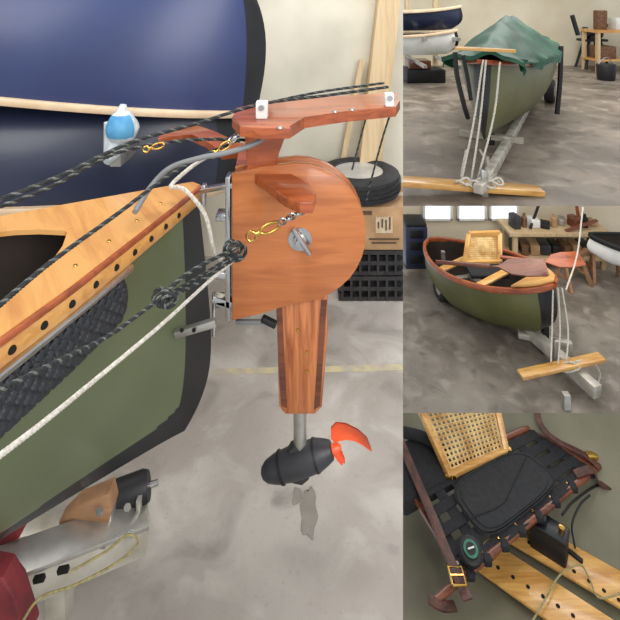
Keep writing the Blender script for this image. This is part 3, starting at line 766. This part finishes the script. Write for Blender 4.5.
def cush(s_): 
    r=[]
    for i in range(48):
        A=2*math.pi*i/48; cu=math.copysign(abs(math.cos(A))**.5,math.cos(A)); sv=math.copysign(abs(math.sin(A))**.5,math.sin(A))
        r.append(quad(.52+.30*s_*cu,.5+.36*s_*sv))
    return r
cp=cush(1)
b.prism([pz(q,zs+.016) for q in cp],(0,0,.014),'cushion',bev=.006)
b.prism([pz(q,zs+.028) for q in cush(.88)],(0,0,.006),'cushion',bev=.002)
b.tube([pz(q,zs+.036) for q in [quad(.24,.55),quad(.45,.62),quad(.6,.50),quad(.8,.30)]],.0025,'cloth',6)
b.tube([pz(q,zs+.030) for q in cp]+[pz(cp[0],zs+.030)],.003,'cloth',6)
A=PZ(450,476,zs+.02);Bq=PZ(506,451,zs+.02); C0=P(492,385,(A.y+Bq.y)/2+.30); D0=P(414,395,A.y+.22)
frame4(b,A,Bq,C0,D0,.035,'honeyx')
nA=16
for i in range(1,nA):
    t=i/nA; b.beam(A.lerp(Bq,t),D0.lerp(C0,t),.011,.006,'cane'); b.beam(A.lerp(D0,t),Bq.lerp(C0,t),.006,.011,'cane')
for q in(A,Bq): b.box(q,(.06,.03,.03),'brass',bev=.004)
b.done('caned_seat','B')
b=B()
b.sweep(catmull([PZ(398,435,zs+.1),PZ(416,478,zs+.06),PZ(432,515,zs+.05),PZ(448,555,zs+.045),PZ(468,600,zs+.045)],8),.045,.007,'leather')
c=PZ(457,577,zs+.06); 
b.tube([c+Vector((x*.03,y*.035,.005)) for x,y in((-1,-1),(1,-1),(1,1),(-1,1),(-1,-1))],.005,'brass',8,smooth=False); b.beam(c+Vector((-.03,0,.008)),c+Vector((.03,0,.008)),.006,.006,'brass')
b.sweep(catmull([PZ(428,598,zs+.03),PZ(442,606,zs+.0),PZ(455,606,zs-.02)],8),.04,.012,'leather')
b.done('leather_strap','B')
b=B()
b.sweep(catmull([PZ(536,405,zs+.1),PZ(541,425,zs+.07),PZ(556,440,zs+.05),PZ(585,455,zs+.03),PZ(600,468,zs+.02)],8),.035,.007,'leather')
b.sweep(catmull([PZ(575,474,zs+.02),PZ(592,470,zs+.04),PZ(600,484,zs-.03),PZ(612,486,zs-.05),PZ(630,492,zs-.06)],8),.045,.008,'leather')
b.box(PZ(592,456,zs+.03),(.06,.04,.03),'brass',bev=.006)
b.done('leather_strap','B')
b=B(); c=PZ(470,554,zs+.05); b.lathe(c,(0,-.3,1),[(-.03,.04),(0,.048),(.01,.056),(.03,.054),(.036,.046),(.034,.038),(.036,0)],'black',26); b.lathe(c+Vector((0,-.01,.036)),(0,-.3,1),[(0,.034),(.003,.034),(.003,0)],'cgreen',20); b.lathe(c+Vector((0,-.011,.039)),(0,-.3,1),[(0,.022),(.003,.022),(.003,0)],'blackg',20); b.beam(c+Vector((-.015,-.018,.045)),c+Vector((.015,-.012,.048)),.005,.004,'white'); b.done('compass')
b=B(); c=PZ(549,537,ZB+.13)
R=Matrix.Rotation(-.65,3,'Z')
b.box(c+Vector((0,0,-.02)),(.17,.09,.13),'black',R,.012); b.box(c+Vector((0,0,.05)),(.18,.10,.025),'blackg',R,.008)
b.box(c+Vector((-.03,.02,.075)),(.05,.04,.03),'black',R,.006); b.lathe(c+Vector((.05,-.03,.06)),(0,0,1),[(0,.014),(.025,.014),(.03,0)],'brass',12)
b.beam(c+Vector((.06,.03,-.06)),c+Vector((.14,-.06,-.06)),.02,.02,'black',.004)
b.done('battery_box')
b=B(); b.tube([PZ(562,515,ZB+.2),PZ(575,500,ZB+.2),PZ(600,485,ZB+.17),PZ(625,492,ZB+.16)],.006,'black',8); b.tube([PZ(575,548,ZB+.1),PZ(572,525,ZB+.12),PZ(580,505,ZB+.18),PZ(590,495,ZB+.2)],.005,'black',8); b.done('power_cable')
b=B(); b.tube([PZ(530,625,ZB+.09),PZ(545,600,ZB+.09),PZ(560,575,ZB+.09),PZ(580,565,ZB+.09),PZ(590,580,ZB+.09),PZ(600,598,ZB+.09),PZ(630,590,ZB+.09)],.004,'ropey',8); b.done('cord')
b=B(); 
b.box(PZ(418,470,zs-.02),(.42,.30,.10),'cloth',Matrix.Rotation(.45,3,'Z'),.03)
b.tube([PZ(403,432,zs+.05),PZ(425,438,zs+.06),PZ(450,455,zs+.05)],.03,'cloth',10)
b.done('gear_bag','B')
# =============== camera & lights ===============
cd=bpy.data.cameras.new('camera'); cd.sensor_width=36; cd.lens=36*F/620; cd.shift_y=-.5; cd.clip_start=.02
co=bpy.data.objects.new('camera',cd); co.location=(0,0,H); co.rotation_euler=(math.pi/2,0,0); bpy.context.collection.objects.link(co); bpy.context.scene.camera=co
def area(name,loc,target,sx,sy,e,col=(1,.98,.95)):
    l=bpy.data.lights.new(name,'AREA'); l.shape='RECTANGLE'; l.size=sx; l.size_y=sy; l.energy=e; l.color=col
    o=bpy.data.objects.new(name,l); o.location=loc; d=Vector(target)-Vector(loc); o.rotation_euler=d.to_track_quat('-Z','Y').to_euler(); bpy.context.collection.objects.link(o)
area('window_light',(-2.2,-.3,2.8),(-.2,1.8,.6),1.6,1.6,42)
area('added_bay_light',(-.2,2.0,3.2),(-.2,1.9,0),1.6,1.0,40)  # unseen overhead area light, added as key for the left bay
area('front_light',(1.6,-1.5,2.6),(1.8,3,-.6),2.5,2.5,130)
area('added_bay_light',(3.2,7,3.6),(3,7,0),2.5,4,210)  # added overhead area light for the upper bay, no visible fixture
area('added_bay_light',(2.2,4.7,-.02),(2.2,4.7,-1.6),2.0,1.6,30)  # added area light hidden under the upper floor, brightens the middle bay
w=bpy.data.worlds.new('world'); bpy.context.scene.world=w; w.use_nodes=True
w.node_tree.nodes['Background'].inputs[0].default_value=(.94,.97,1,1); w.node_tree.nodes['Background'].inputs[1].default_value=.72
bpy.context.scene.view_settings.view_transform='Standard'
